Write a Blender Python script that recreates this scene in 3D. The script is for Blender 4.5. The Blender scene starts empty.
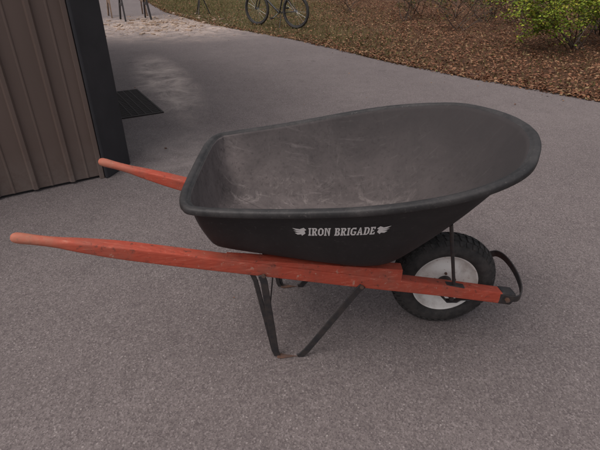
import bpy, bmesh, math, random
from mathutils import Vector, Matrix, noise
from mathutils.bvhtree import BVHTree
random.seed(7)
R = random.random
def U(a,b): return a+(b-a)*random.random()
scene = bpy.context.scene

# ------------------------------------------------------------ helpers
def new_obj(name, verts, faces, mats=(), parent=None, smooth=False, fm=None):
    me = bpy.data.meshes.new(name)
    me.from_pydata([tuple(v) for v in verts], [], faces)
    for m in mats: me.materials.append(m)
    if fm:
        me.polygons.foreach_set("material_index", fm)
    if smooth:
        me.polygons.foreach_set("use_smooth", [True]*len(me.polygons))
    me.update()
    ob = bpy.data.objects.new(name, me)
    scene.collection.objects.link(ob)
    if parent: ob.parent = parent
    return ob
def empty(name):
    e = bpy.data.objects.new(name, None); scene.collection.objects.link(e); e.empty_display_size=.1
    return e
def fixn(ob):
    bm = bmesh.new(); bm.from_mesh(ob.data); bmesh.ops.recalc_face_normals(bm, faces=bm.faces); bm.to_mesh(ob.data); bm.free()
def bevel(ob, w=.003, s=2):
    m = ob.modifiers.new("b","BEVEL"); m.width=w; m.segments=s; m.limit_method='ANGLE'; m.angle_limit=math.radians(35)
def frame(d, up=Vector((0,0,1))):
    d=d.normalized()
    s = d.cross(up)
    if s.length<1e-4: s = d.cross(Vector((1,0,0)))
    s.normalize(); u = s.cross(d).normalized()
    return d,s,u
def sweep(name, pts, prof, mat, parent=None, up=Vector((0,0,1)), smooth=False, closed=False):
    """sweep a closed 2D profile [(side,up)...] along pts"""
    pts=[Vector(p) for p in pts]; n=0; V=[];F=[]
    for i,p in enumerate(pts):
        a = pts[i-1] if i>0 else (pts[-1] if closed else pts[0])
        b = pts[i+1] if i<len(pts)-1 else (pts[0] if closed else pts[-1])
        d,s,u = frame(b-a, up)
        pr = prof(i/(len(pts)-1)) if callable(prof) else prof
        n=len(pr)
        for (x,y) in pr: V.append(p+s*x+u*y)
    m=len(pts)
    for i in range(m if closed else m-1):
        for j in range(n):
            k=(i+1)%m
            F.append((i*n+j, i*n+(j+1)%n, k*n+(j+1)%n, k*n+j))
    if not closed:
        F.append(tuple(range(n))[::-1]); F.append(tuple((m-1)*n+j for j in range(n)))
    ob=new_obj(name,V,F,[mat],parent,smooth); fixn(ob); return ob
def circ(r,n=12): return [(r*math.cos(2*math.pi*i/n), r*math.sin(2*math.pi*i/n)) for i in range(n)]
def rect(w,h): return [(-w/2,-h/2),(w/2,-h/2),(w/2,h/2),(-w/2,h/2)]
def rod(name,a,b,r,mat,parent=None,n=12): return sweep(name,[a,b],circ(r,n),mat,parent,smooth=False)
def catmull(P, k):
    out=[]
    for i in range(len(P)-1):
        p0=P[i-1] if i>0 else P[0]*2-P[1]; p1=P[i]; p2=P[i+1]; p3=P[i+2] if i+2<len(P) else P[-1]*2-P[-2]
        for j in range(k):
            t=j/k
            out.append(.5*((2*p1)+(p2-p0)*t+(2*p0-5*p1+4*p2-p3)*t*t+(-p0+3*p1-3*p2+p3)*t**3))
    out.append(P[-1].copy()); return out
def interp(x, T):
    if x<=T[0][0]: return T[0][1]
    for (a,b),(c,d) in zip(T,T[1:]):
        if x<=c: return b+(d-b)*(x-a)/(c-a)
    return T[-1][1]
def revolve(name, prof, c, mat, parent, n=72, smooth=True, close=False):
    """profile [(y,r)] round the Y axis at c"""
    V=[];F=[];m=len(prof)
    for i in range(n):
        a=2*math.pi*i/n
        for (y,r) in prof: V.append((c[0]+r*math.cos(a), c[1]+y, c[2]+r*math.sin(a)))
    for i in range(n):
        k=(i+1)%n
        for j in range(m if close else m-1):
            l=(j+1)%m
            F.append((i*m+j,i*m+l,k*m+l,k*m+j))
    ob=new_obj(name,V,F,[mat],parent,smooth); fixn(ob); return ob

# ------------------------------------------------------------ materials
class NT:
    def __init__(s,name):
        s.m=bpy.data.materials.new(name); s.m.use_nodes=True; s.t=s.m.node_tree; s.b=s.t.nodes["Principled BSDF"]
        s.tc=s.t.nodes.new("ShaderNodeTexCoord")
    def n(s,typ,**k):
        x=s.t.nodes.new(typ)
        for a,v in k.items():
            if a.startswith("_"): setattr(x,a[1:],v)
            else: x.inputs[a].default_value=v
        return x
    def l(s,a,b): s.t.links.new(a,b)
    def noise(s,scale,detail=4,rough=.6,vec=None,dist=0):
        x=s.n("ShaderNodeTexNoise"); x.inputs["Scale"].default_value=scale; x.inputs["Detail"].default_value=detail
        x.inputs["Roughness"].default_value=rough; x.inputs["Distortion"].default_value=dist
        s.l(vec or s.tc.outputs["Object"], x.inputs["Vector"]); return x.outputs["Fac"]
    def cells(s,scale,thr,rad):
        """sparse round specks: mask of random voronoi cells"""
        v=s.n("ShaderNodeTexVoronoi"); v.inputs["Scale"].default_value=scale; s.l(s.tc.outputs["Object"],v.inputs["Vector"])
        p=s.n("ShaderNodeSeparateColor"); s.l(v.outputs["Color"],p.inputs[0])
        return s.math('MULTIPLY',s.math('GREATER_THAN',p.outputs[0],thr),s.math('LESS_THAN',v.outputs["Distance"],rad)),p.outputs[1],v.outputs["Distance"]
    def ramp(s,fac,stops):
        r=s.n("ShaderNodeValToRGB"); e=r.color_ramp.elements
        while len(e)<len(stops): e.new(.5)
        for i,(p,c) in enumerate(stops):
            e[i].position=p; e[i].color=(c,c,c,1) if isinstance(c,(int,float)) else (*c,1)
        s.l(fac,r.inputs[0]); return r.outputs[0]
    def mix(s,fac,a,b,mode='MIX'):
        x=s.n("ShaderNodeMix",_data_type='RGBA',_blend_type=mode)
        for v,i in ((fac,0),(a,6),(b,7)):
            if isinstance(v,(int,float)): x.inputs[i].default_value=v if i==0 else (v,v,v,1)
            elif isinstance(v,tuple): x.inputs[i].default_value=(*v,1)
            else: s.l(v,x.inputs[i])
        return x.outputs[2]
    def math(s,op,a,b=0):
        x=s.n("ShaderNodeMath",_operation=op)
        for v,i in ((a,0),(b,1)):
            if isinstance(v,(int,float)): x.inputs[i].default_value=v
            else: s.l(v,x.inputs[i])
        return x.outputs[0]
    def bump(s,h,st=.3,d=.01):
        x=s.n("ShaderNodeBump"); x.inputs["Strength"].default_value=st; x.inputs["Distance"].default_value=d
        s.l(h,x.inputs["Height"]); s.l(x.outputs[0],s.b.inputs["Normal"])
    def col(s,c):
        if isinstance(c,tuple): s.b.inputs["Base Color"].default_value=(*c,1)
        else: s.l(c,s.b.inputs["Base Color"])
    def rough(s,v):
        if isinstance(v,(int,float)): s.b.inputs["Roughness"].default_value=v
        else: s.l(v,s.b.inputs["Roughness"])
    def spec(s,v): s.b.inputs["Specular IOR Level"].default_value=v
    def mapping(s,scale=(1,1,1),loc=(0,0,0),rot=(0,0,0),src=None):
        x=s.n("ShaderNodeMapping"); x.inputs["Scale"].default_value=scale; x.inputs["Location"].default_value=loc; x.inputs["Rotation"].default_value=rot
        s.l(src or s.tc.outputs["Object"],x.inputs["Vector"]); return x.outputs[0]
    def patch(s,cx,cy,rot,hx,hy):
        """soft elliptical mask for stains and pale patches on the ground"""
        a=s.mapping(loc=(-cx,-cy,0)); b=s.mapping(rot=(0,0,rot),src=a); c=s.mapping(scale=(1/hx,1/hy,1),src=b)
        g=s.n("ShaderNodeTexGradient",_gradient_type='SPHERICAL'); s.l(c,g.inputs[0]); return g.outputs[1]

def simple(name,c,c2=None,scale=20,rough=.6,bump=.2,metal=0):
    k=NT(name); f=k.noise(scale,4,.65)
    k.col(k.mix(k.ramp(f,[(.35,0.),(.65,1.)]),c,c2 or tuple(x*.6 for x in c))); k.rough(rough)
    k.b.inputs["Metallic"].default_value=metal
    if bump: k.bump(f,bump,.003)
    return k.m

# asphalt
k=NT("asphalt")
big=k.noise(.5,4,.6); mid=k.noise(4,4,.75); fine=k.noise(260,2,.8)
base=k.mix(k.ramp(big,[(.3,0.),(.7,1.)]),(.172,.145,.143),(.225,.192,.187))
base=k.mix(k.math('MULTIPLY',k.ramp(mid,[(.40,0.),(.66,1.)]),.45),base,(.126,.105,.104))
m1,tone,dist=k.cells(170,-1.,9.)
base=k.mix(k.math('MULTIPLY',k.ramp(tone,[(.0,.75),(.45,0.)]),.75),base,(.070,.058,.058))     # each stone its own tone
base=k.mix(k.math('MULTIPLY',k.ramp(tone,[(.72,0.),(1.,1.)]),.38),base,(.38,.335,.325))
base=k.mix(k.ramp(fine,[(.34,.55),(.48,0.)]),base,(.055,.046,.046))
m2,t2,d2_=k.cells(90,.955,.30)
base=k.mix(k.math('MULTIPLY',m2,.45),base,(.48,.43,.41))
blot=k.ramp(k.noise(2.1,3,.55),[(.68,0.),(.74,.55)])
base=k.mix(blot,base,(.065,.054,.054))
wisp=k.ramp(k.noise(2.6,5,.75,dist=.7),[(.34,0.),(.66,1.)])
p1=k.math('MULTIPLY',k.ramp(k.patch(-1.76,6.2,math.radians(-22),.42,2.1),[(0.,0.),(.6,1.)]),wisp)
p2=k.math('MULTIPLY',k.ramp(k.patch(-3.0,11.3,.3,2.9,2.4),[(0.,0.),(.6,1.)]),wisp)
p3=k.math('MULTIPLY',k.ramp(k.patch(-.9,3.7,.5,.9,.7),[(0.,0.),(.7,1.)]),wisp)  # weaker pale wispy patch
base=k.mix(k.math('MULTIPLY',p1,.85),base,(.54,.46,.42))
base=k.mix(k.math('MULTIPLY',p2,.85),base,(.56,.45,.39))
base=k.mix(k.math('MULTIPLY',p3,.40),base,(.42,.37,.35))
k.col(base); k.rough(.92); k.spec(.25)
k.bump(k.math('ADD',dist,fine),.35,.004)
M_asph=k.m

# ground under grass & leaves
k=NT("ground_soil_grass")
f=k.noise(1.2,4,.7); g=k.noise(40,3,.7)
xs=k.n("ShaderNodeSeparateXYZ"); k.l(k.tc.outputs["Object"],xs.inputs[0])
gx=k.ramp(k.math('MULTIPLY',k.math('ADD',xs.outputs[0],6),.07),[(.3,0.),(.6,1.)])
c=k.mix(gx,k.mix(f,(.10,.095,.035),(.15,.115,.055)),k.mix(f,(.09,.045,.025),(.15,.075,.042)))
c=k.mix(k.ramp(g,[(.35,.6),(.55,0.)]),c,(.04,.026,.016)); k.col(c); k.rough(.95); k.spec(.2); k.bump(g,.8,.03)
M_ground=k.m

def island(name, stops, rough=.7, spec=.3):
    k=NT(name); ge=k.n("ShaderNodeNewGeometry")
    k.col(k.ramp(ge.outputs["Random Per Island"],stops)); k.rough(rough); k.spec(spec)
    return k.m
M_leaf=island("fallen_leaves",[(0,(.06,.03,.018)),(.3,(.14,.06,.032)),(.55,(.22,.092,.048)),(.78,(.28,.145,.078)),(.93,(.34,.21,.12)),(1,(.12,.12,.035))])
M_grass=island("grass_blades",[(0,(.075,.088,.022)),(.4,(.135,.13,.04)),(.7,(.20,.16,.075)),(1,(.27,.20,.11))])
M_bush=island("shrub_leaves",[(0,(.07,.12,.01)),(.4,(.17,.24,.02)),(.8,(.32,.38,.04)),(1,(.42,.36,.05))])
M_crown=island("tree_leaves",[(0,(.035,.06,.015)),(.5,(.09,.10,.025)),(.8,(.2,.12,.03)),(1,(.25,.09,.03))])
M_twig=simple("twig_bark",(.08,.052,.038),scale=30)
M_bark=simple("tree_bark",(.12,.09,.07),(.05,.038,.03),scale=9,rough=.9,bump=.8)
M_scrap=island("wood_scraps",[(0,(.30,.21,.15)),(.5,(.45,.33,.25)),(1,(.58,.46,.37))])
M_peb=island("loose_grit",[(0,(.10,.085,.08)),(.5,(.22,.19,.18)),(1,(.42,.38,.35))])

# black poly tray
def tray_mat(name,inside):
    k=NT(name)
    f=k.noise(3.4,6,.75,dist=.5); g=k.noise(60,4,.7); sc=k.noise(1,5,.7,vec=k.mapping(scale=(7,70,7),rot=(0,.2,.5)))
    sc2=k.noise(1,5,.7,vec=k.mapping(scale=(60,8,12),rot=(0,0,-.35)))
    if inside:
        xs=k.n("ShaderNodeSeparateXYZ"); k.l(k.tc.outputs["Object"],xs.inputs[0])
        low=k.ramp(xs.outputs[2],[(.45,1.),(.60,.8),(.80,.26)])
        rear=k.ramp(k.math('ADD',xs.outputs[0],.5),[(.1,1.),(.6,.62),(1.,.30)])
        rw=k.ramp(k.math('ADD',xs.outputs[0],.5),[(.14,.55),(.30,0.)])     # scuffed rear wall
        low=k.math('MINIMUM',k.math('ADD',k.math('MULTIPLY',low,rear),rw),1.)
        c=k.mix(k.math('MULTIPLY',k.ramp(f,[(.28,.30),(.66,1.)]),low),(.036,.032,.033),(.225,.190,.185))
        s=k.math('MULTIPLY',k.ramp(sc,[(.58,0.),(.76,.50)]),low); s2=k.math('MULTIPLY',k.ramp(sc2,[(.60,0.),(.78,.42)]),low)
        c=k.mix(s,c,(.40,.35,.34)); c=k.mix(s2,c,(.38,.34,.33))
        blob=k.math('MULTIPLY',k.ramp(k.noise(9,5,.8,dist=.8),[(.52,0.),(.68,1.)]),k.math('MULTIPLY',k.ramp(xs.outputs[2],[(.48,1.),(.62,0.)]),rear))
        c=k.mix(k.math('MULTIPLY',blob,.6),c,(.46,.40,.38))
        c=k.mix(k.ramp(g,[(.30,.5),(.46,0.)]),c,(.04,.034,.034))
        k.rough(.88); k.spec(.25)
    else:
        c=k.mix(k.ramp(f,[(.4,0.),(.75,.8)]),(.016,.015,.016),(.038,.035,.036))
        c=k.mix(k.ramp(g,[(.60,0.),(.74,.35)]),c,(.12,.11,.105)); k.rough(.65); k.spec(.35)
    k.col(c); k.bump(g,.12,.002); return k.m
M_tout=tray_mat("black_poly_outside",False); M_tin=tray_mat("black_poly_dusty_inside",True)
k=NT("black_poly_rim"); f=k.noise(7,6,.8,dist=.5); g=k.noise(90,4,.75)
c=k.mix(k.ramp(f,[(.40,0.),(.72,.8)]),(.022,.021,.022),(.07,.064,.063)); c=k.mix(k.ramp(g,[(.60,0.),(.74,.5)]),c,(.22,.20,.19))
k.col(c); k.rough(.6); k.spec(.4); k.bump(g,.25,.002); M_trim_lip=k.m
# red painted wood
k=NT("red_painted_wood")
gr=k.noise(1,6,.7,vec=k.mapping(scale=(7,110,110),rot=(0,math.radians(13),0)),dist=.4); f=k.noise(7,6,.75); f2=k.noise(38,5,.75)
c=k.mix(k.ramp(gr,[(.3,0.),(.7,1.)]),(.34,.050,.028),(.49,.092,.054))
c=k.mix(k.ramp(f,[(.46,0.),(.72,.7)]),c,(.28,.105,.075))
c=k.mix(k.ramp(gr,[(.60,0.),(.70,.65)]),c,(.55,.27,.20))
c=k.mix(k.ramp(f2,[(.32,.85),(.42,0.)]),c,(.09,.042,.033))
c=k.mix(k.ramp(f2,[(.62,0.),(.70,.75)]),c,(.45,.31,.24))
xs=k.n("ShaderNodeSeparateXYZ"); k.l(k.tc.outputs["Object"],xs.inputs[0])
wear=k.math('MULTIPLY',k.ramp(k.math('ADD',xs.outputs[0],1.),[(.10,1.),(.30,0.)]),k.ramp(f,[(.35,.4),(.6,1.)]))
c=k.mix(k.math('MULTIPLY',wear,.6),c,(.46,.24,.16))
k.col(c); k.rough(.7); k.spec(.35); k.bump(gr,.5,.002); M_red=k.m
M_steel=simple("black_steel",(.028,.027,.03),(.055,.045,.042),scale=40,rough=.5,metal=.2)
M_rust=simple("rusty_steel",(.16,.075,.045),(.09,.06,.05),scale=35,rough=.8)
M_rub=simple("tire_rubber",(.020,.019,.019),(.050,.044,.042),scale=30,rough=.8)
k=NT("white_rim_paint"); f=k.noise(14,5,.7); c=k.mix(k.ramp(f,[(.45,0.),(.72,.7)]),(.78,.75,.72),(.42,.35,.31)); 
c=k.mix(k.ramp(k.noise(50,4,.7),[(.62,0.),(.70,.85)]),c,(.25,.12,.07)); k.col(c); k.rough(.45); M_rim=k.m
k=NT("white_lettering"); k.col(k.mix(k.ramp(k.noise(120,3,.7),[(.62,0.),(.78,.5)]),(.82,.80,.79),(.4,.39,.39))); k.rough(.5); M_let=k.m

# siding
k=NT("brown_metal_siding"); f=k.noise(1.5,4,.6,vec=k.mapping(scale=(3,3,.7))); g=k.noise(60,3,.6)
xs=k.n("ShaderNodeSeparateXYZ"); k.l(k.tc.outputs["Object"],xs.inputs[0])
c=k.mix(f,(.110,.078,.066),(.155,.112,.096)); 
c=k.mix(k.math('MULTIPLY',k.ramp(xs.outputs[2],[(.05,1.),(.30,0.)]),k.ramp(k.noise(9,5,.8),[(.35,0.),(.6,.7)])),c,(.18,.145,.13))
k.col(c); k.rough(.6); k.spec(.3); k.bump(g,.06,.003); M_side=k.m
M_trim=simple("dark_metal_trim",(.018,.018,.022),(.028,.027,.032),scale=4,rough=.55,bump=.05)
M_roof=simple("dark_roof_metal",(.06,.05,.045),scale=3,rough=.5,bump=0)
M_grate=simple("cast_iron_grate",(.038,.033,.032),(.055,.046,.043),scale=30,rough=.9)
M_dark=simple("drain_painted_shade",(.010,.009,.009),rough=1,bump=0)  # near-black colour standing in for shade below the grate
M_bikef=simple("bike_black_paint",(.02,.02,.022),scale=5,rough=.35,bump=0)
M_chrome=simple("bike_metal",(.4,.4,.41),scale=5,rough=.35,bump=0,metal=.9)

# ------------------------------------------------------------ terrain
EDGE=[(-14,30),(-8,22.5),(-4.9,16.9),(-3.76,14.3),(-2.38,12.1),(-1.28,10.77),(-.19,9.6),(.676,8.37),(1.4,7.3),(2.23,6.32),(3.32,5.21),(5,3.9),(9,1.5),(14,-1)]
def edgeY(x): return interp(x,EDGE)
V=[];F=[]
xsn=[-400,-150,-60,-30]+[-20+i for i in range(41)]+[30,60,150,400]
ysn=[-400,-150,-60,-30,-15,-8]+[-4+i for i in range(40)]+[45,70,150,400]
for y in ysn:
    for x in xsn:
        off=y-edgeY(max(-14,min(14,x)))
        z=-.012
        if off>.8 and abs(x)<25 and y<40: z+=.05*(noise.noise(Vector((x*.35,y*.35,1)))) *min(1,(off-.8)/2)
        V.append((x,y,z))
W=len(xsn)
for j in range(len(ysn)-1):
    for i in range(W-1): F.append((j*W+i,j*W+i+1,(j+1)*W+i+1,(j+1)*W+i))
new_obj("ground",V,F,[M_ground],smooth=True)
pts=[]
x=-14
while x<14.01:
    pts.append((x, edgeY(x)+.10*noise.noise(Vector((x*1.3,0,0)))+.05*noise.noise(Vector((x*5,3,0))),0)); x+=.06
poly=pts+[(14,-12,0),(-14,-12,0)]
new_obj("asphalt_driveway",poly,[tuple(range(len(poly)))[::-1]],[M_asph])

# leaves / grass
def leafcloud(name, gen, n, mat):
    V=[];F=[]
    for _ in range(n):
        p,s,ax=gen()
        if p is None: continue
        a=U(0,6.283); d=Vector((math.cos(a),math.sin(a),U(-ax,ax))).normalized()
        sd=d.cross(Vector((U(-ax,ax),U(-ax,ax),1))).normalized()
        up=sd.cross(d); w=s*U(.22,.40); c=s*U(-.1,.3)
        b=len(V)
        V+= [p-d*s*.5, p+sd*w+up*c, p+d*s*.5, p-sd*w+up*c, p+d*s*.1]
        F+= [(b,b+4,b+1),(b+4,b+2,b+1),(b,b+3,b+4),(b+4,b+3,b+2)]
    return new_obj(name,V,F,[mat])
def gen_litter():
    x=U(-7,10); y=edgeY(x)+(-.10+abs(random.gauss(0,1))*.22 if R()<.10 else 12*R()**1.4)
    if y>20: return None,0,0
    dens=.26+.74*max(0,min(1,(x+ (0.12*(y-8)) -.3+1.4*noise.noise(Vector((x*.6,y*.6,0))))/1.8))
    if R()>dens: return None,0,0
    return Vector((x,y,.0+U(.0,.03))),U(.025,.065),.4
leafcloud("leaf_litter",gen_litter,90000,M_leaf)
def gen_stray():
    x=U(-3,6); y=U(1.0,12)
    e=edgeY(x)-y
    if e<0 or R()>math.exp(-e*1.6)*.7+.016: return None,0,0
    return Vector((x,y,.006)),U(.012,.035),.2
leafcloud("stray_leaves",gen_stray,1800,M_leaf)
V=[];F=[]
for _ in range(80000):
    x=U(-8,5); y=edgeY(x)+U(-.03,9)
    if y>19: continue
    if R()> .12+.88*max(0,min(1,(2.0-x+1.8*noise.noise(Vector((x*.5,y*.5,4))))/2.5)): continue
    h=U(.02,.06); a=U(0,6.28); w=.006; lx,ly=U(-.03,.03),U(-.03,.03); b=len(V)
    dx,dy=w*math.cos(a),w*math.sin(a)
    V+=[(x-dx,y-dy,-.02),(x+dx,y+dy,-.02),(x+lx,y+ly,h)]; F.append((b,b+1,b+2))
new_obj("grass",V,F,[M_grass])
# loose grit on the asphalt
V=[];F=[]
for _ in range(1800):
    x=U(-2.5,3.2); y=U(.5,6.5)
    if y>edgeY(x)-.1: continue
    r=U(.0012,.0035)*(1.8 if R()<.04 else 1); b=len(V); a0=U(0,6)
    for i in range(5): a=a0+i*1.2566; rr=r*U(.7,1.2); V.append((x+rr*math.cos(a),y+rr*math.sin(a),.0))
    V.append((x+U(-.3,.3)*r,y+U(-.3,.3)*r,r*U(.7,1.2)))
    F+=[(b+i,b+(i+1)%5,b+5) for i in range(5)]
new_obj("gravel_grit",V,F,[M_peb])

# wood scraps / sawdust on the drive
V=[];F=[]
for _ in range(1700):
    u=R(); x=-4.2+1.9*u+random.gauss(0,.6); y=11.8+random.gauss(0,.9)
    if y<9.8: continue
    if R()<.05: l,w,h=U(.08,.18),U(.03,.06),U(.015,.03)
    else: l,w,h=U(.01,.05),U(.008,.025),.005
    a=U(0,3.14); c,s=math.cos(a),math.sin(a); b=len(V)
    for zz in (0.001,h):
        for (i,j) in ((-1,-1),(1,-1),(1,1),(-1,1)):
            V.append((x+c*i*l/2-s*j*w/2, y+s*i*l/2+c*j*w/2, zz))
    F+=[(b+4,b+5,b+6,b+7)]+[(b+i,b+(i+1)%4,b+4+(i+1)%4,b+4+i) for i in range(4)]
new_obj("wood_scraps",V,F,[M_scrap])

# ------------------------------------------------------------ building (metal shed)
shed=empty("metal_shed")
d1=Vector((.842,.539,0)).normalized(); d2=Vector((-.539,.842,0)).normalized()
C=Vector((-1.43,3.165,0))     # where siding meets corner trim
Hh=3.0
def siding(name,a,d,nrm,L,phase=0):
    per=.235
    s=[]
    t=-phase
    while t<L:
        for o,h in ((0,0),(.10,0),(.107,.005),(.113,.005),(.12,0),(.190,0),(.203,.020),(.225,.020),(.235,0)):
            if 0<=t+o<=L: s.append((t+o,h))
        t+=per
    V=[];F=[]
    for (q,h) in s:
        p=a+d*q+nrm*h; V+=[p+Vector((0,0,.02)),p+Vector((0,0,Hh))]
    for i in range(len(s)-1): F.append((2*i,2*i+2,2*i+3,2*i+1))
    ob=new_obj(name,V,F,[M_side],shed); return ob
nf=Vector((d1.y,-d1.x,0))
siding("front_siding",C,-d1,nf,7)
P2=Vector((-1.318,3.42,0))
siding("side_siding",P2+d2*.02,d2,d1,6)
def prism(name,poly,z0,z1,mat,parent,bev=.004):
    n=len(poly); V=[(p[0],p[1],z0) for p in poly]+[(p[0],p[1],z1) for p in poly]
    F=[tuple(range(n))[::-1],tuple(range(n,2*n))]+[(i,(i+1)%n,n+(i+1)%n,n+i) for i in range(n)]
    ob=new_obj(name,V,F,[mat],parent); fixn(ob)
    if bev: bevel(ob,bev,2)
    return ob
Cf=C+nf*.035; 
prism("corner_trim",[Cf-d1*.0, Cf+Vector((.018,.006,0)), P2+Vector((.0,-.01,0)), P2+d2*.10, C+d2*.25-d1*.05, C-d1*.0],.0,Hh,M_trim,shed,.006)
prism("trim_flashing",[C-d1*.035+nf*.024, C-d1*.004+nf*.024, C-d1*.004-nf*.01, C-d1*.035-nf*.01],.0,Hh,M_side,shed,.003)
prism("foundation",[C-d1*7-nf*.03,C-nf*.03-d1*.01,P2+d2*.12-d1*.03,P2+d2*6-d1*.03,C-d1*7+d2*6],-.01,.06,M_trim,shed,0)
q=[C-d1*7.2+nf*.15,P2+nf*.35+d1*.15,P2+d2*6.3+d1*.15,C-d1*7.2+d2*6.3]
V=[(p.x,p.y,Hh+.001) for p in q]+[(p.x,p.y,Hh+.12) for p in q]
m1=(q[0]+q[3])/2; m2=(q[1]+q[2])/2
V+=[(m1.x,m1.y,Hh+.9),(m2.x,m2.y,Hh+.9)]
o=new_obj("roof",V,[(0,3,2,1),(0,1,5,4),(1,2,6,5),(2,3,7,6),(3,0,4,7),(4,5,9,8),(6,7,8,9),(5,6,9),(7,4,8)],[M_roof],shed); fixn(o)

# drain grate beside the shed
gr_e=empty("drain_grate")
o0=Vector((-1.395,4.76,0)); ax=(Vector((-1.95,5.70,0))-o0); L=ax.length; ax.normalize(); sx=Vector((-ax.y,ax.x,0))
Wd=.43
def gbox(name,a,l,w,z0,z1,mat):
    prism(name,[a,a+ax*l,a+ax*l+sx*w,a+sx*w],z0,z1,mat,gr_e,0)
gbox("pit_shade_sheet",o0,L,Wd,.002,.004,M_dark)  # flat dark sheet on the asphalt, painted shade between the bars
gbox("frame_front",o0,L,.018,.0045,.012,M_grate); gbox("frame_back",o0+sx*(Wd-.018),L,.018,.0045,.012,M_grate)
gbox("frame_end_a",o0+sx*.019,.018,Wd-.038,.0045,.012,M_grate); gbox("frame_end_b",o0+ax*(L-.018)+sx*.019,.018,Wd-.038,.0045,.012,M_grate)
V=[];F=[]
nb=34
for i in range(nb):
    a=o0+ax*(.03+(L-.06)*i/(nb-1))+sx*.020; b=len(V)
    for z in (.0045,.010):
        for p in (a-ax*.007,a+ax*.007,a+ax*.007+sx*(Wd-.040),a-ax*.007+sx*(Wd-.040)): V.append((p.x,p.y,z))
    F+=[(b+4,b+5,b+6,b+7)]+[(b+j,b+(j+1)%4,b+4+(j+1)%4,b+4+j) for j in range(4)]
new_obj("bars",V,F,[M_grate],gr_e)
for t in (.10,.17,.24,.31):
    gbox("crossbar",o0+ax*.02+sx*t,L-.04,.010,.0105,.0125,M_grate)

# ------------------------------------------------------------ wheelbarrow
wb=empty("wheelbarrow")
YC=1.62
RIM=[(-.394,0),(-.393,.13),(-.388,.240),(-.366,.322),(-.30,.366),(0,.43),(.22,.464),(.41,.462),(.56,.42),(.675,.345),(.755,.22),(.80,.1),(.812,0)]
BAS=[(-.322,0),(-.321,.10),(-.318,.160),(-.300,.203),(-.250,.220),(-.05,.227),(.09,.229),(.20,.223),(.285,.20),(.335,.16),(.362,.11),(.375,.05),(.378,0)]
ZR=[(-.4,.742),(-.2,.755),(0,.775),(.22,.805),(.41,.835),(.575,.858),(.69,.880),(.77,.895),(.83,.90)]
def zrim(x):  # smoothed
    return sum(interp(x+o,ZR) for o in (-.1,-.05,0,.05,.1))/5
def zbase(x): return .5125-.168*(x+.3)
def loop(ctrl):
    h=catmull([Vector((a,b,0)) for a,b in ctrl],8)
    full=h+[Vector((p.x,-p.y,0)) for p in h[-2:0:-1]]
    return [Vector((p.x,YC-p.y,0)) for p in full]
rim=loop(RIM); bas=loop(BAS); N=len(rim)
for p in rim: p.z=zrim(p.x)
for p in bas: p.z=zbase(p.x)
ctr=Vector((.02,YC,0))
def outn(i):
    t=rim[(i+1)%N]-rim[i-1]; n=Vector((t.y,-t.x,0)).normalized()
    if n.dot(rim[i]-ctr)<0: n=-n
    return n
ON=[outn(i) for i in range(N)]
th=.006
def wall(i,g,inner):
    a=bas[i]; b=rim[i]-ON[i]*.026; b=Vector((b.x,b.y,b.z-.010))
    p=a.lerp(b,g)
    fr=max(0,ON[i].x)
    bulge=(.010+.014*fr)*math.sin(math.pi*g)
    p=p+ON[i]*bulge
    if g<.12: p=p-ON[i]*(.022*((.12-g)/.12)**2)
    if inner: p=p-ON[i]*th+Vector((0,0,th*.6))
    return p
rings=[];mi=[]
def floorring(s,inner):
    out=[]
    for i in range(N):
        w0=wall(i,0,inner); c=Vector((.02,YC,0)); p=Vector((c.x+(w0.x-c.x)*s,c.y+(w0.y-c.y)*s,0)); p.z=zbase(p.x)-.002+(th if inner else 0)
        out.append(p)
    return out
gs=[0,.03,.07,.12,.2,.3,.4,.5,.6,.7,.8,.9,.97,1.0]
for s in (.3,.6,.85,.96): rings.append(floorring(s,False)); mi.append(0)
for g in gs: rings.append([wall(i,g,False) for i in range(N)]); mi.append(0)
def lipring(inset,dz): return [rim[i]-ON[i]*inset+Vector((0,0,dz)) for i in range(N)]
for ins,dz in ((.024,-.012),(.008,-.012),(.003,-.014),(.001,-.020),(-.001,-.022),(-.003,-.020),(-.003,-.006),(-.001,-.002),(.003,.0),(.010,.0005),(.016,-.0005),(.021,-.003),(.025,-.008)):
    rings.append(lipring(ins,dz)); mi.append(2)
for g in gs[::-1]: rings.append([wall(i,g,True) for i in range(N)]); mi.append(1)
for s in (.96,.85,.6,.3): rings.append(floorring(s,True)); mi.append(1)
V=[];F=[];fm=[]
for r in rings: V+=r
for j in range(len(rings)-1):
    for i in range(N):
        F.append((j*N+i,j*N+(i+1)%N,(j+1)*N+(i+1)%N,(j+1)*N+i)); fm.append(mi[j])
F.append(tuple(range(N))); fm.append(0); F.append(tuple((len(rings)-1)*N+i for i in range(N))); fm.append(1)
tray=new_obj("tray",V,F,[M_tout,M_tin,M_trim_lip],wb,True,fm); fixn(tray)
bmt=bmesh.new(); bmt.from_mesh(tray.data); bvh=BVHTree.FromBMesh(bmt)

# lettering wrapped on near wall
def wrap(ob,off=.0016):
    bm=bmesh.new(); bm.from_mesh(ob.data)
    bmesh.ops.triangulate(bm,faces=bm.faces)
    for v in bm.verts:
        h=bvh.ray_cast(Vector((v.co.x,.5,v.co.z)),Vector((0,1,0)))
        if h[0]: 
            n=h[1] if h[1].y<0 else -h[1]
            v.co=h[0]+n*off
    bm.to_mesh(ob.data); bm.free()
LH=.040
def ztext(x): return .645+.085*(x+.02)
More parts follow.
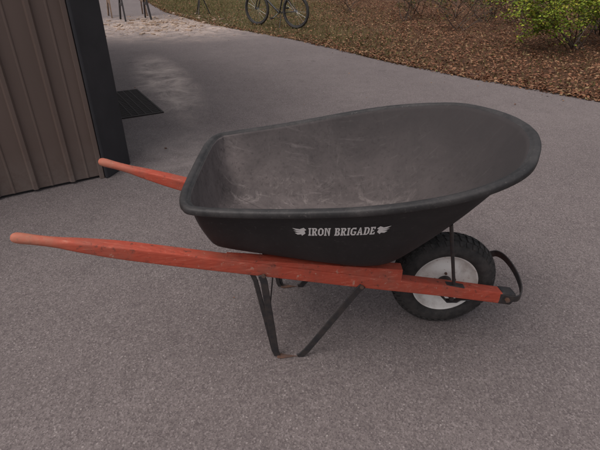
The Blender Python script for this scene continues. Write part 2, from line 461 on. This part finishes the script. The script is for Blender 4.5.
# slab-serif capitals drawn as stroke polygons on a 7-unit-high grid
def glyph(ch):
    W_=4.6; H_=7
    def bx(x0,y0,x1,y1): return [(x0,y0),(x1,y0),(x1,y1),(x0,y1)]
    def serif(xc,w=2.5): return [bx(xc-w/2,0,xc+w/2,1.0),bx(xc-w/2,H_-1.0,xc+w/2,H_)]
    if ch=='I': return [bx(.55,1,2.05,6)]+serif(1.3,2.6),2.6
    if ch=='R': return [bx(.5,1,2.1,6),bx(0,0,2.6,1),bx(0,6,3.8,7),bx(2.1,3,3.8,4),[(3.1,4.0),(3.8,4),(4.8,4.6),(4.8,6.2),(3.8,7),(3.2,6)],[(2.3,3),(3.7,3),(4.6,1),(5.2,1),(5.2,0),(3.5,0)]],5.2
    if ch=='O': return [[(0,1.6),(1.6,2),(1.6,5),(0,5.4)],[(0,5.4),(1.6,5),(2.1,5.8),(3.1,5.8),(3.4,7),(1.6,7)],[(3.4,7),(3.1,5.8),(3.6,5),(5.2,5.4)],[(5.2,5.4),(3.6,5),(3.6,2),(5.2,1.6)],[(5.2,1.6),(3.6,2),(3.1,1.2),(3.4,0)],[(3.4,0),(3.1,1.2),(2.1,1.2),(1.6,2),(0,1.6),(1.6,0)]],5.2
    if ch=='N': return [bx(.5,1,1.8,6),bx(0,0,2.3,1),[(0,7),(0,6),(.5,6),(1.8,6),(3.9,1),(3.9,0),(5.2,0),(5.2,.8),(2.3,7)],bx(3.9,1,5.2,6),bx(3.4,6,5.7,7)],5.7
    if ch=='B': return [bx(.5,1,2.1,6),bx(0,0,3.6,1),bx(0,6,3.6,7),bx(2.1,3.1,3.6,4.0),[(3.0,4),(3.6,3.7),(4.6,4.4),(4.6,6.2),(3.6,7),(3.1,6)],[(3.0,1),(3.6,0),(4.9,.8),(4.9,2.8),(3.6,3.7),(3.1,3.1)]],4.9
    if ch=='G': return [[(0,1.6),(1.6,2),(1.6,5),(0,5.4)],[(0,5.4),(1.6,5),(2.1,5.8),(3.4,5.8),(4.9,5.3),(4.9,7),(1.6,7)],[(0,1.6),(1.6,0),(4.2,0),(5.2,1),(3.7,1.3),(2.1,1.2),(1.6,2)],bx(3.7,1.3,5.2,3.6),bx(2.8,2.7,3.7,3.6)],5.3
    if ch=='A': return [[(0,1),(.5,1),(2.1,7),(3.2,7),(2.3,4),(1.9,1),(2.2,1),(2.2,0),(0,0)],[(3.2,7),(5.0,1),(5.5,1),(5.5,0),(3.3,0),(3.3,1),(3.5,1),(2.8,4.4)],bx(1.8,1.9,3.7,2.8)],5.5
    if ch=='D': return [bx(.5,1,2.1,6),bx(0,0,3.4,1),bx(0,6,3.4,7),[(3.4,7),(3.0,6),(3.6,5),(5.2,5.4)],[(3.6,5),(3.6,2),(5.2,1.6),(5.2,5.4)],[(3.4,0),(5.2,1.6),(3.6,2),(3.0,1)]],5.2
    if ch=='E': return [bx(.5,1,2.1,6),bx(0,0,4.6,1),bx(0,6,4.4,7),bx(2.1,3.1,3.6,4.0),bx(3.5,1,4.6,2.1),bx(3.3,4.9,4.4,6)],4.6
    return [],2.6
pen=0;polys=[]
for ch in "IRON BRIGADE":
    P_,adv=glyph(ch)
    for p in P_: polys.append([(pen+a,b) for a,b in p])
    pen+=adv+.6
x0,x1=.026,.232
bm=bmesh.new()
for p in polys:
    vs=[bm.verts.new((x0+a/pen*(x1-x0),0,ztext(x0+a/pen*(x1-x0))+b/7*LH)) for a,b in p]
    bm.faces.new(vs)
me=bpy.data.meshes.new("lettering"); bm.to_mesh(me); bm.free(); me.materials.append(M_let)
o=bpy.data.objects.new("lettering",me); scene.collection.objects.link(o); o.parent=wb; wrap(o)
def emblem(name,x0,x1):
    f=(x1-x0); V=[];F=[]
    def P(u,v): x=x0+f*u; return (x,0,ztext(x)+LH*v)
    shapes=[[(0,.98),(.55,.84),(.62,.62),(.28,.70)],[(.08,.66),(.62,.62),(.66,.40),(.34,.44)],[(.18,.36),(.66,.42),(.70,.18),(.38,.12)],
            [(.56,.88),(.80,1.02),(1.0,.74),(.86,.62),(.94,.30),(.70,-.02),(.58,.35)]]
    for s in shapes:
        b=len(V); V+=[P(*q) for q in s]; F.append(tuple(range(b,b+len(s))))
    o=new_obj(name,V,F,[M_let],wb); wrap(o)
emblem("emblem_a",-.024,.020); emblem("emblem_b",.276,.234)

# handles
def superell(w,h,e,n=24):
    out=[]
    for i in range(n):
        a=2*math.pi*i/n+.13; c,s=math.cos(a),math.sin(a)
        out.append((w/2*math.copysign(abs(c)**(2/e),c),h/2*math.copysign(abs(s)**(2/e),s)))
    return out
def handle(name,a,b):
    a=Vector(a);b=Vector(b); L=(b-a).length
    ts=[0,.003,.008,.015,.03,.07,.11,.15,.18,.21,.25,.30,.36,.5,.65,.8,.95,1.1,1.25,1.4,1.55,1.7]
    ts=[t/L for t in ts]+[1-.004/L,1]
    pts=[]
    for t in ts:
        p=a.lerp(b,t); p.z+=.004*noise.noise(Vector((t*4,a.y*9,0))); p.y+=.004*noise.noise(Vector((t*4,a.y*9,7))); pts.append(p)
    def prof(f):
        i=round(f*(len(ts)-1)); d=ts[i]*L
        w=interp(d,[(0,.016),(.003,.026),(.008,.033),(.015,.036),(.03,.037),(.07,.034),(.13,.034),(.32,.050)])
        h=interp(d,[(0,.016),(.003,.024),(.008,.030),(.015,.035),(.03,.037),(.07,.034),(.13,.035),(.40,.053)])
        e=interp(d,[(.14,2.),(.30,9.)])
        if i==len(ts)-1: w-=.006;h-=.006
        return superell(w,h,e)
    o=sweep(name,pts,prof,M_red,wb,smooth=True)
    m=o.modifiers.new("es",'EDGE_SPLIT'); m.split_angle=math.radians(30)
    return o
NH=((-.925,1.285,.633),(.862,1.53,.200)); FH=((-.878,1.919,.632),(.862,1.752,.200))
handle("near_handle",*NH); handle("far_handle",*FH)
def onh(Hd,x): 
    a,b=Vector(Hd[0]),Vector(Hd[1]); return a.lerp(b,(x-a.x)/(b.x-a.x))
# wedge risers
def wedge(name,Hd):
    V=[]
    for x,t in ((-.26,.002),(.385,.049)):
        p=onh(Hd,x)
        for y in (-.023,.023):
            V.append((p.x,p.y+y,p.z+.0280)); V.append((p.x,p.y+y,p.z+.0285+t))
    o=new_obj(name,V,[(0,1,3,2),(4,6,7,5),(0,4,5,1),(2,3,7,6),(1,5,7,3),(0,2,6,4)],[M_red],wb); fixn(o); bevel(o,.002)
wedge("near_riser",NH); wedge("far_riser",FH)
for nm,x,t in (("rear_cross_rail",-.12,.04),("front_cross_rail",.30,.07)):
    a=onh(NH,x); b=onh(FH,x); sweep(nm,[a+Vector((0,.028,.0)),b-Vector((0,.028,0))],rect(.04,.03),M_steel,wb)

# legs
def strap(name,pts,w=.030,t=.005,mat=None,up=Vector((0,1,0)),smooth=False):
    o=sweep(name,pts,rect(w,t),mat or M_steel,wb,up=up); bevel(o,.0015,1); return o
for side,Hd,s in (("near",NH,-1),("far",FH,1)):
    tr=onh(Hd,-.125); tf=onh(Hd,.235); yo=s*.0315
    fy=tr.y+s*.005
    foot=[Vector((tr.x-.012,tr.y+yo,tr.z-.012)),Vector((tr.x-.004,tr.y+yo,tr.z-.045)),
          Vector((-.098,fy,.03)),Vector((-.092,fy,.008)),Vector((-.078,fy,.004)),Vector((-.01,fy,.004)),Vector((.006,fy,.010)),
          Vector((.03,fy,.04)),Vector((tf.x-.02,tf.y+yo,tf.z-.035)),Vector((tf.x,tf.y+yo,tf.z-.010))]
    strap(side+"_leg_front",foot[5:],.026,.006,up=Vector((0,1,0)))
    strap(side+"_leg_rear",[foot[0],foot[1],foot[2],foot[3]],.026,.006,up=Vector((0,1,0)))
    strap(side+"_leg_rear_flange",[foot[0]+Vector((-.036,.012*-s,0)),foot[1]+Vector((-.032,.012*-s,0)),foot[2]+Vector((-.008,.006*-s,0)),foot[3]+Vector((-.006,.005*-s,0))],.018,.005,up=Vector((0,1,0)))
    strap(side+"_foot",foot[3:6],.026,.006,M_rust,up=Vector((1,0,0)))
    for p in (tr,tf):
        rod(side+"_bolt",Vector((p.x-.004,p.y+s*.033,p.z-.012)),Vector((p.x-.004,p.y+s*.041,p.z-.012)),.008,M_rust,wb,6)
a=onh(NH,-.115);b=onh(FH,-.115)
strap("leg_spreader",[(-.115,a.y+.03,.24),(-.115,b.y-.03,.24)],.022,.004,up=Vector((1,0,0)))

# wheel
WC=Vector((.608,1.63,.218))
prof=[]
for i in range(25):
    a=math.radians(-148+296*i/24)   # opening to the rim
    prof.append((.056*math.sin(a),.158+.058*math.cos(a)*(1 if math.cos(a)>0 else .55)))
revolve("tire",prof,WC,M_rub,wb,96)
for yy in (-1,1):
    revolve("sidewall_ring",[(yy*.0475,.148),(yy*.0515,.151),(yy*.051,.154),(yy*.047,.156)],WC,M_rub,wb,96)
V=[];F=[]
nb=44
def tblock(a0,a1,y0,y1,skew):
    b=len(V)
    for (rr) in (0,.0055):
        for a,y,sk in ((a0,y0,0),(a1,y0,0),(a1,y1,1),(a0,y1,1)):
            aa=a+skew*sk
            r0=.158+.058*math.sqrt(max(0,1-(y/.0565)**2))+rr-.0005
            V.append((WC.x+r0*math.cos(aa),WC.y+y,WC.z+r0*math.sin(aa)))
    F.append((b+4,b+5,b+6,b+7)); 
    for j in range(4): F.append((b+j,b+(j+1)%4,b+4+(j+1)%4,b+4+j))
for i in range(nb):
    a=2*math.pi*i/nb; w=2*math.pi/nb
    tblock(a+.15*w,a+.80*w,-.012,-.001,.02); tblock(a+.5*w,a+1.2*w,.001,.012,-.02)
    tblock(a+.1*w,a+.7*w,-.031,-.016,.03);  tblock(a+.55*w,a+1.15*w,.016,.031,-.03)
    tblock(a+.3*w,a+.85*w,-.047,-.034,.02); tblock(a+.7*w,a+1.3*w,.034,.047,-.02)
o=new_obj("tread",V,F,[M_rub],wb); fixn(o)
for s in (-1,1):
    pr=[(s*.036,.140),(s*.042,.139),(s*.043,.135),(s*.038,.130),(s*.026,.124),(s*.016,.115),(s*.012,.100),(s*.014,.085),(s*.022,.068),(s*.026,.055),(s*.026,.030)]
    revolve("wheel_rim",pr,WC,M_rim,wb,64)
    revolve("hub",[(s*.026,.031),(s*.045,.028),(s*.060,.025),(s*.060,.012),(s*.066,.010),(s*.066,.0)],WC,M_steel,wb,32)
    for i in range(5):
        a=2*math.pi*i/5+.3; p=WC+Vector((.044*math.cos(a),0,.044*math.sin(a)))
        rod("rim_bolt",p+Vector((0,s*.025,0)),p+Vector((0,s*.033,0)),.006,M_rust,wb,6)
rod("axle",(WC.x,1.485,WC.z),(WC.x,1.785,WC.z),.009,M_steel,wb)
for Hd,s in ((NH,-1),(FH,1)):
    p=onh(Hd,.608)
    strap("axle_bracket",[(.555,p.y,p.z-.018),(.575,p.y,p.z-.040),(.59,p.y,.204),(.63,p.y,.204),(.645,p.y,p.z-.046),(.68,p.y,p.z-.046)],.028,.004,up=Vector((0,0,1)) )
# nose braces from handle up to tray
for Hd,s in ((NH,-1),(FH,1)):
    p=onh(Hd,.605)
    h=bvh.ray_cast(Vector((.50,YC+s*.27,.2)),Vector((0,0,1)))
    top=h[0] if h[0] else Vector((.50,YC+s*.262,.63))
    rod("nose_brace",(p.x,p.y+s*.012,p.z+.024),top+Vector((0,0,.004)),.0065,M_steel,wb)
    strap("brace_foot",[(p.x-.035,p.y+s*.010,p.z+.036),(p.x,p.y+s*.010,p.z+.031),(p.x+.04,p.y+s*.010,p.z+.022)],.026,.004,up=Vector((0,0,1)))
# nose guard
g=[Vector(p) for p in ((.80,1.500,.222),(.862,1.500,.208),(.895,1.515,.211),(.912,1.56,.228),(.916,1.64,.245),(.905,1.72,.255),(.885,1.765,.253),(.858,1.780,.240),(.82,1.784,.232))]
o=strap("nose_guard",catmull(g,4),.006,.030,up=Vector((0,0,1)))
p=[onh(NH,.80),onh(NH,.868)]
o=sweep("near_end_clamp",p,rect(.056,.059),M_steel,wb); bevel(o,.012,4)
rod("guard_bolt",(.835,1.497,.210),(.835,1.485,.210),.010,M_rust,wb,6)

# ------------------------------------------------------------ bicycle
bk=empty("bicycle")
A=Vector((-.09,11.0,0)); B=Vector((-.97,11.62,0)); ad=(B-A).normalized(); wr=.34
def BP(u,z,lat=0): 
    s=Vector((-ad.y,ad.x,0)); return A+ad*u+Vector((0,0,z))+s*lat
wbs=(B-A).length
def ring(nm,c,r,tr,mat,n=40):
    pts=[c+ad*r*math.cos(2*math.pi*i/n)+Vector((0,0,r*math.sin(2*math.pi*i/n))) for i in range(n)]
    return sweep(nm,pts,circ(tr,8),mat,bk,up=Vector((-ad.y,ad.x,0)),smooth=True,closed=True)
for nm,u in (("rear",0),("front",wbs)):
    c=BP(u,wr); ring(nm+"_tire",c,wr-.022,.028,M_rub); ring(nm+"_rim",c,wr-.052,.010,M_bikef)
    rod(nm+"_hub",BP(u,wr,-.05),BP(u,wr,.05),.018,M_chrome,bk)
    for i in range(16):
        a=2*math.pi*i/16; rod(nm+"_spoke",c,c+ad*(wr-.05)*math.cos(a)+Vector((0,0,(wr-.05)*math.sin(a))),.0018,M_chrome,bk,4)
bb=BP(.44,.28); seat=BP(.30,.78); head=BP(wbs-.16,.80); headl=BP(wbs-.12,.66)
rod("seat_tube",bb,seat,.016,M_bikef,bk); rod("top_tube",BP(.33,.70),head,.016,M_bikef,bk); rod("down_tube",bb,headl,.02,M_bikef,bk); rod("head_tube",headl,BP(wbs-.17,.84),.02,M_bikef,bk)
for l in (-.05,.05):
    rod("chain_stay",BP(0,wr,l),bb,.009,M_bikef,bk); rod("seat_stay",BP(0,wr,l),BP(.33,.68),.008,M_bikef,bk)
    rod("fork_blade",BP(wbs,wr,l),BP(wbs-.115,.67,l),.012,M_bikef,bk)
    rod("crank",BP(.44,.28,l),BP(.44+(.12 if l>0 else -.12),.28-(.10 if l>0 else -.10),l*1.6),.009,M_chrome,bk)
    rod("pedal",BP(.44+(.12 if l>0 else -.12),.28-(.10 if l>0 else -.10),l*1.4),BP(.44+(.12 if l>0 else -.12),.28-(.10 if l>0 else -.10),l*3.4),.018,M_rub,bk)
rod("seat_post",seat,BP(.275,.86),.013,M_chrome,bk)
sweep("saddle",[BP(.16,.885),BP(.22,.895),BP(.30,.885),BP(.42,.875)],lambda f: superell(.15-.11*f,.045-.015*f,3),M_rub,bk)
rod("stem",BP(wbs-.17,.84),BP(wbs-.13,.93),.014,M_bikef,bk); 
sweep("handlebar",[BP(wbs-.18,.97,-.31),BP(wbs-.14,.96,-.15),BP(wbs-.13,.93,0),BP(wbs-.14,.96,.15),BP(wbs-.18,.97,.31)],circ(.014,8),M_bikef,bk)
ring("chainring",BP(.44,.28,.045),.085,.006,M_bikef,24)
rod("kickstand",BP(.36,.27,.04),BP(.30,.01,.20),.006,M_bikef,bk)

# ------------------------------------------------------------ sawhorses
def sawhorse(x,y,ang,mat,h=.75,l=1.0):
    e=empty("sawhorse"); c,s=math.cos(ang),math.sin(ang)
    def Q(u,v,z): return Vector((x+c*u-s*v,y+s*u+c*v,z))
    sweep("beam",[Q(-l/2,0,h),Q(l/2,0,h)],rect(.04,.09),mat,e)
    for u in (-.4*l,.4*l):
        for v in (-1,1):
            sweep("leg",[Q(u,v*.03,h-.02),Q(u*1.1,v*.26,0.005)],rect(.035,.045),mat,e)
        sweep("brace",[Q(u*1.04,-.14,.35),Q(u*1.04,.14,.35)],rect(.02,.06),mat,e)
    return e
M_oldw=simple("weathered_lumber",(.26,.17,.12),(.16,.11,.08),scale=12,rough=.9)
sawhorse(-4.5,13.4,.5,M_oldw); sawhorse(-4.05,12.6,.55,M_steel,.7,.7)
ws=empty("work_stand"); c=Vector((-2.6,13.6,0))
for a in (0.3,2.4,4.5): rod("leg",c+Vector((0,0,.55)),c+Vector((.22*math.cos(a),.22*math.sin(a),.005)),.014,M_steel,ws)
rod("post",c+Vector((0,0,.4)),c+Vector((0,0,1.1)),.018,M_steel,ws)
sweep("top_roller",[c+Vector((-.25,0,1.1)),c+Vector((.25,0,1.1))],circ(.03,12),M_steel,ws)

# ------------------------------------------------------------ shrub + brush
def branchy(name,base,n,h,spread,leafn,leafmat,leafs,seed,droop=.2):
    random.seed(seed)
    e=empty(name); V=[];F=[]; tips=[]
    def limb(p,d,l,r,dep):
        q=p.copy(); segs=4
        pts=[q.copy()]
        for i in range(segs):
            d=(d+Vector((U(-.25,.25),U(-.25,.25),U(-.15,.15)-droop*.15*dep))).normalized(); q=q+d*l/segs; pts.append(q.copy())
            if dep<2 and i>=1:
                for _ in range(2): limb(q.copy(),(d+Vector((U(-.9,.9),U(-.9,.9),U(-.3,.5)))).normalized(),l*.5,r*.5,dep+1)
        tips.extend(pts[1:])
        n_=5
        b0=len(V)
        for i,pp in enumerate(pts):
            rr=r*(1-.75*i/segs); dd,s,u=frame(d)
            for k_ in range(n_): a=2*math.pi*k_/n_; V.append(pp+s*rr*math.cos(a)+u*rr*math.sin(a))
        for i in range(segs):
            for k_ in range(n_): F.append((b0+i*n_+k_,b0+i*n_+(k_+1)%n_,b0+(i+1)*n_+(k_+1)%n_,b0+(i+1)*n_+k_))
    for _ in range(n):
        a=U(0,6.28); limb(Vector(base)+Vector((U(-.15,.15),U(-.15,.15),-.02)),Vector((spread*math.cos(a),spread*math.sin(a),1)).normalized(),h*U(.7,1.1),.012*h,0)
    new_obj("stems",V,F,[M_twig],e)
    if leafn:
        def g():
            p=random.choice(tips); return p+Vector((random.gauss(0,.06),random.gauss(0,.06),random.gauss(0,.05)))*leafs*14,U(.6,1.3)*leafs,.7
        o=leafcloud("leaves",g,leafn,leafmat); o.parent=e
branchy("shrub",(4.75,8.5,0),11,1.05,.95,6500,M_bush,.052,11,.5)
branchy("shrub",(6.0,8.9,0),10,1.2,.8,5500,M_bush,.052,12,.4)
branchy("shrub",(5.9,10.2,0),8,1.5,.6,4500,M_bush,.055,13)
for i,(x,y,h) in enumerate(((3.4,10.8,.7),(4.4,9.9,.6),(2.6,12.5,.8),(5.2,11.6,.9),(3.9,12.8,.9),(1.4,14.6,.7),(4.3,11.9,.8),(3.1,13.8,.9),(5.0,13.2,1.0))):
    branchy("brush",(x,y,0),6,h,.9,350 if i%2 else 700,M_leaf if i%2 else M_crown,.045,30+i)

# background trees
def tree(x,y,h,seed):
    random.seed(seed); e=empty("tree"); r=.016*h+.05
    pts=[Vector((x+.15*noise.noise(Vector((seed,i*.6,0)))*i,y+.15*noise.noise(Vector((seed+5,i*.6,0)))*i,-.05+h*i/8)) for i in range(9)]
    sweep("trunk",pts,lambda f: circ(r*(1.25 if f==0 else 1)*(1-.8*f),10),M_bark,e,up=Vector((0,1,0)),smooth=True)
    tips=[]
    for i in range(16):
        p=pts[3+i%5]; a=i*2.4+U(-.3,.3); l=h*U(.15,.28); q=p+Vector((math.cos(a)*l,math.sin(a)*l,l*U(.2,.6)))
        m=p.lerp(q,.5)+Vector((0,0,-.04*l)); sweep("limb",[p,m,q],lambda f: circ(r*.35*(1-.8*f),6),M_bark,e,smooth=True)
        tips+= [q,m,q+Vector((U(-.5,.5),U(-.5,.5),U(-.2,.6)))]
    def g():
        p=random.choice(tips); s=h*.05; return p+Vector((random.gauss(0,s),random.gauss(0,s),random.gauss(0,s*.7))),U(.12,.28),.8
    o=leafcloud("crown",g,3000,M_crown); o.parent=e
for i,(x,y,h) in enumerate(((-6,30,9),(-1,27,10),(4,25,10),(9,22,10),(15,18,10),(-13,32,10),(14,28,11))):
    tree(x,y,h,50+i)

# ------------------------------------------------------------ light, world, camera
EL=math.radians(60); AZ=math.radians(-125)   # high, very soft overcast light from the left
w=bpy.data.worlds.new("World"); scene.world=w; w.use_nodes=True
sk=w.node_tree.nodes.new("ShaderNodeTexSky"); sk.sky_type='NISHITA'; sk.sun_disc=False
sk.sun_elevation=EL; sk.sun_rotation=AZ; sk.dust_density=5; sk.air_density=.8; sk.ozone_density=.5
hs=w.node_tree.nodes.new("ShaderNodeHueSaturation"); hs.inputs["Saturation"].default_value=.25
bg=w.node_tree.nodes["Background"]; bg.inputs[1].default_value=.145
w.node_tree.links.new(sk.outputs[0],hs.inputs["Color"]); w.node_tree.links.new(hs.outputs[0],bg.inputs[0])
sd=bpy.data.lights.new("sun",'SUN'); sd.energy=.9; sd.angle=math.radians(60); sd.color=(1,.84,.78)
so=bpy.data.objects.new("sun",sd); scene.collection.objects.link(so)
dirv=Vector((math.sin(AZ)*math.cos(EL),math.cos(AZ)*math.cos(EL),math.sin(EL)))
so.rotation_euler=(-dirv).to_track_quat('-Z','Y').to_euler()
cam=bpy.data.cameras.new("camera"); co=bpy.data.objects.new("camera",cam); scene.collection.objects.link(co)
co.location=(0,0,1.42); co.rotation_euler=(math.radians(60),0,0); cam.sensor_width=36; cam.lens=28.26; cam.clip_end=1500; cam.clip_start=.05
scene.camera=co
scene.view_settings.view_transform='Standard'; scene.view_settings.look='None'; scene.view_settings.exposure=0
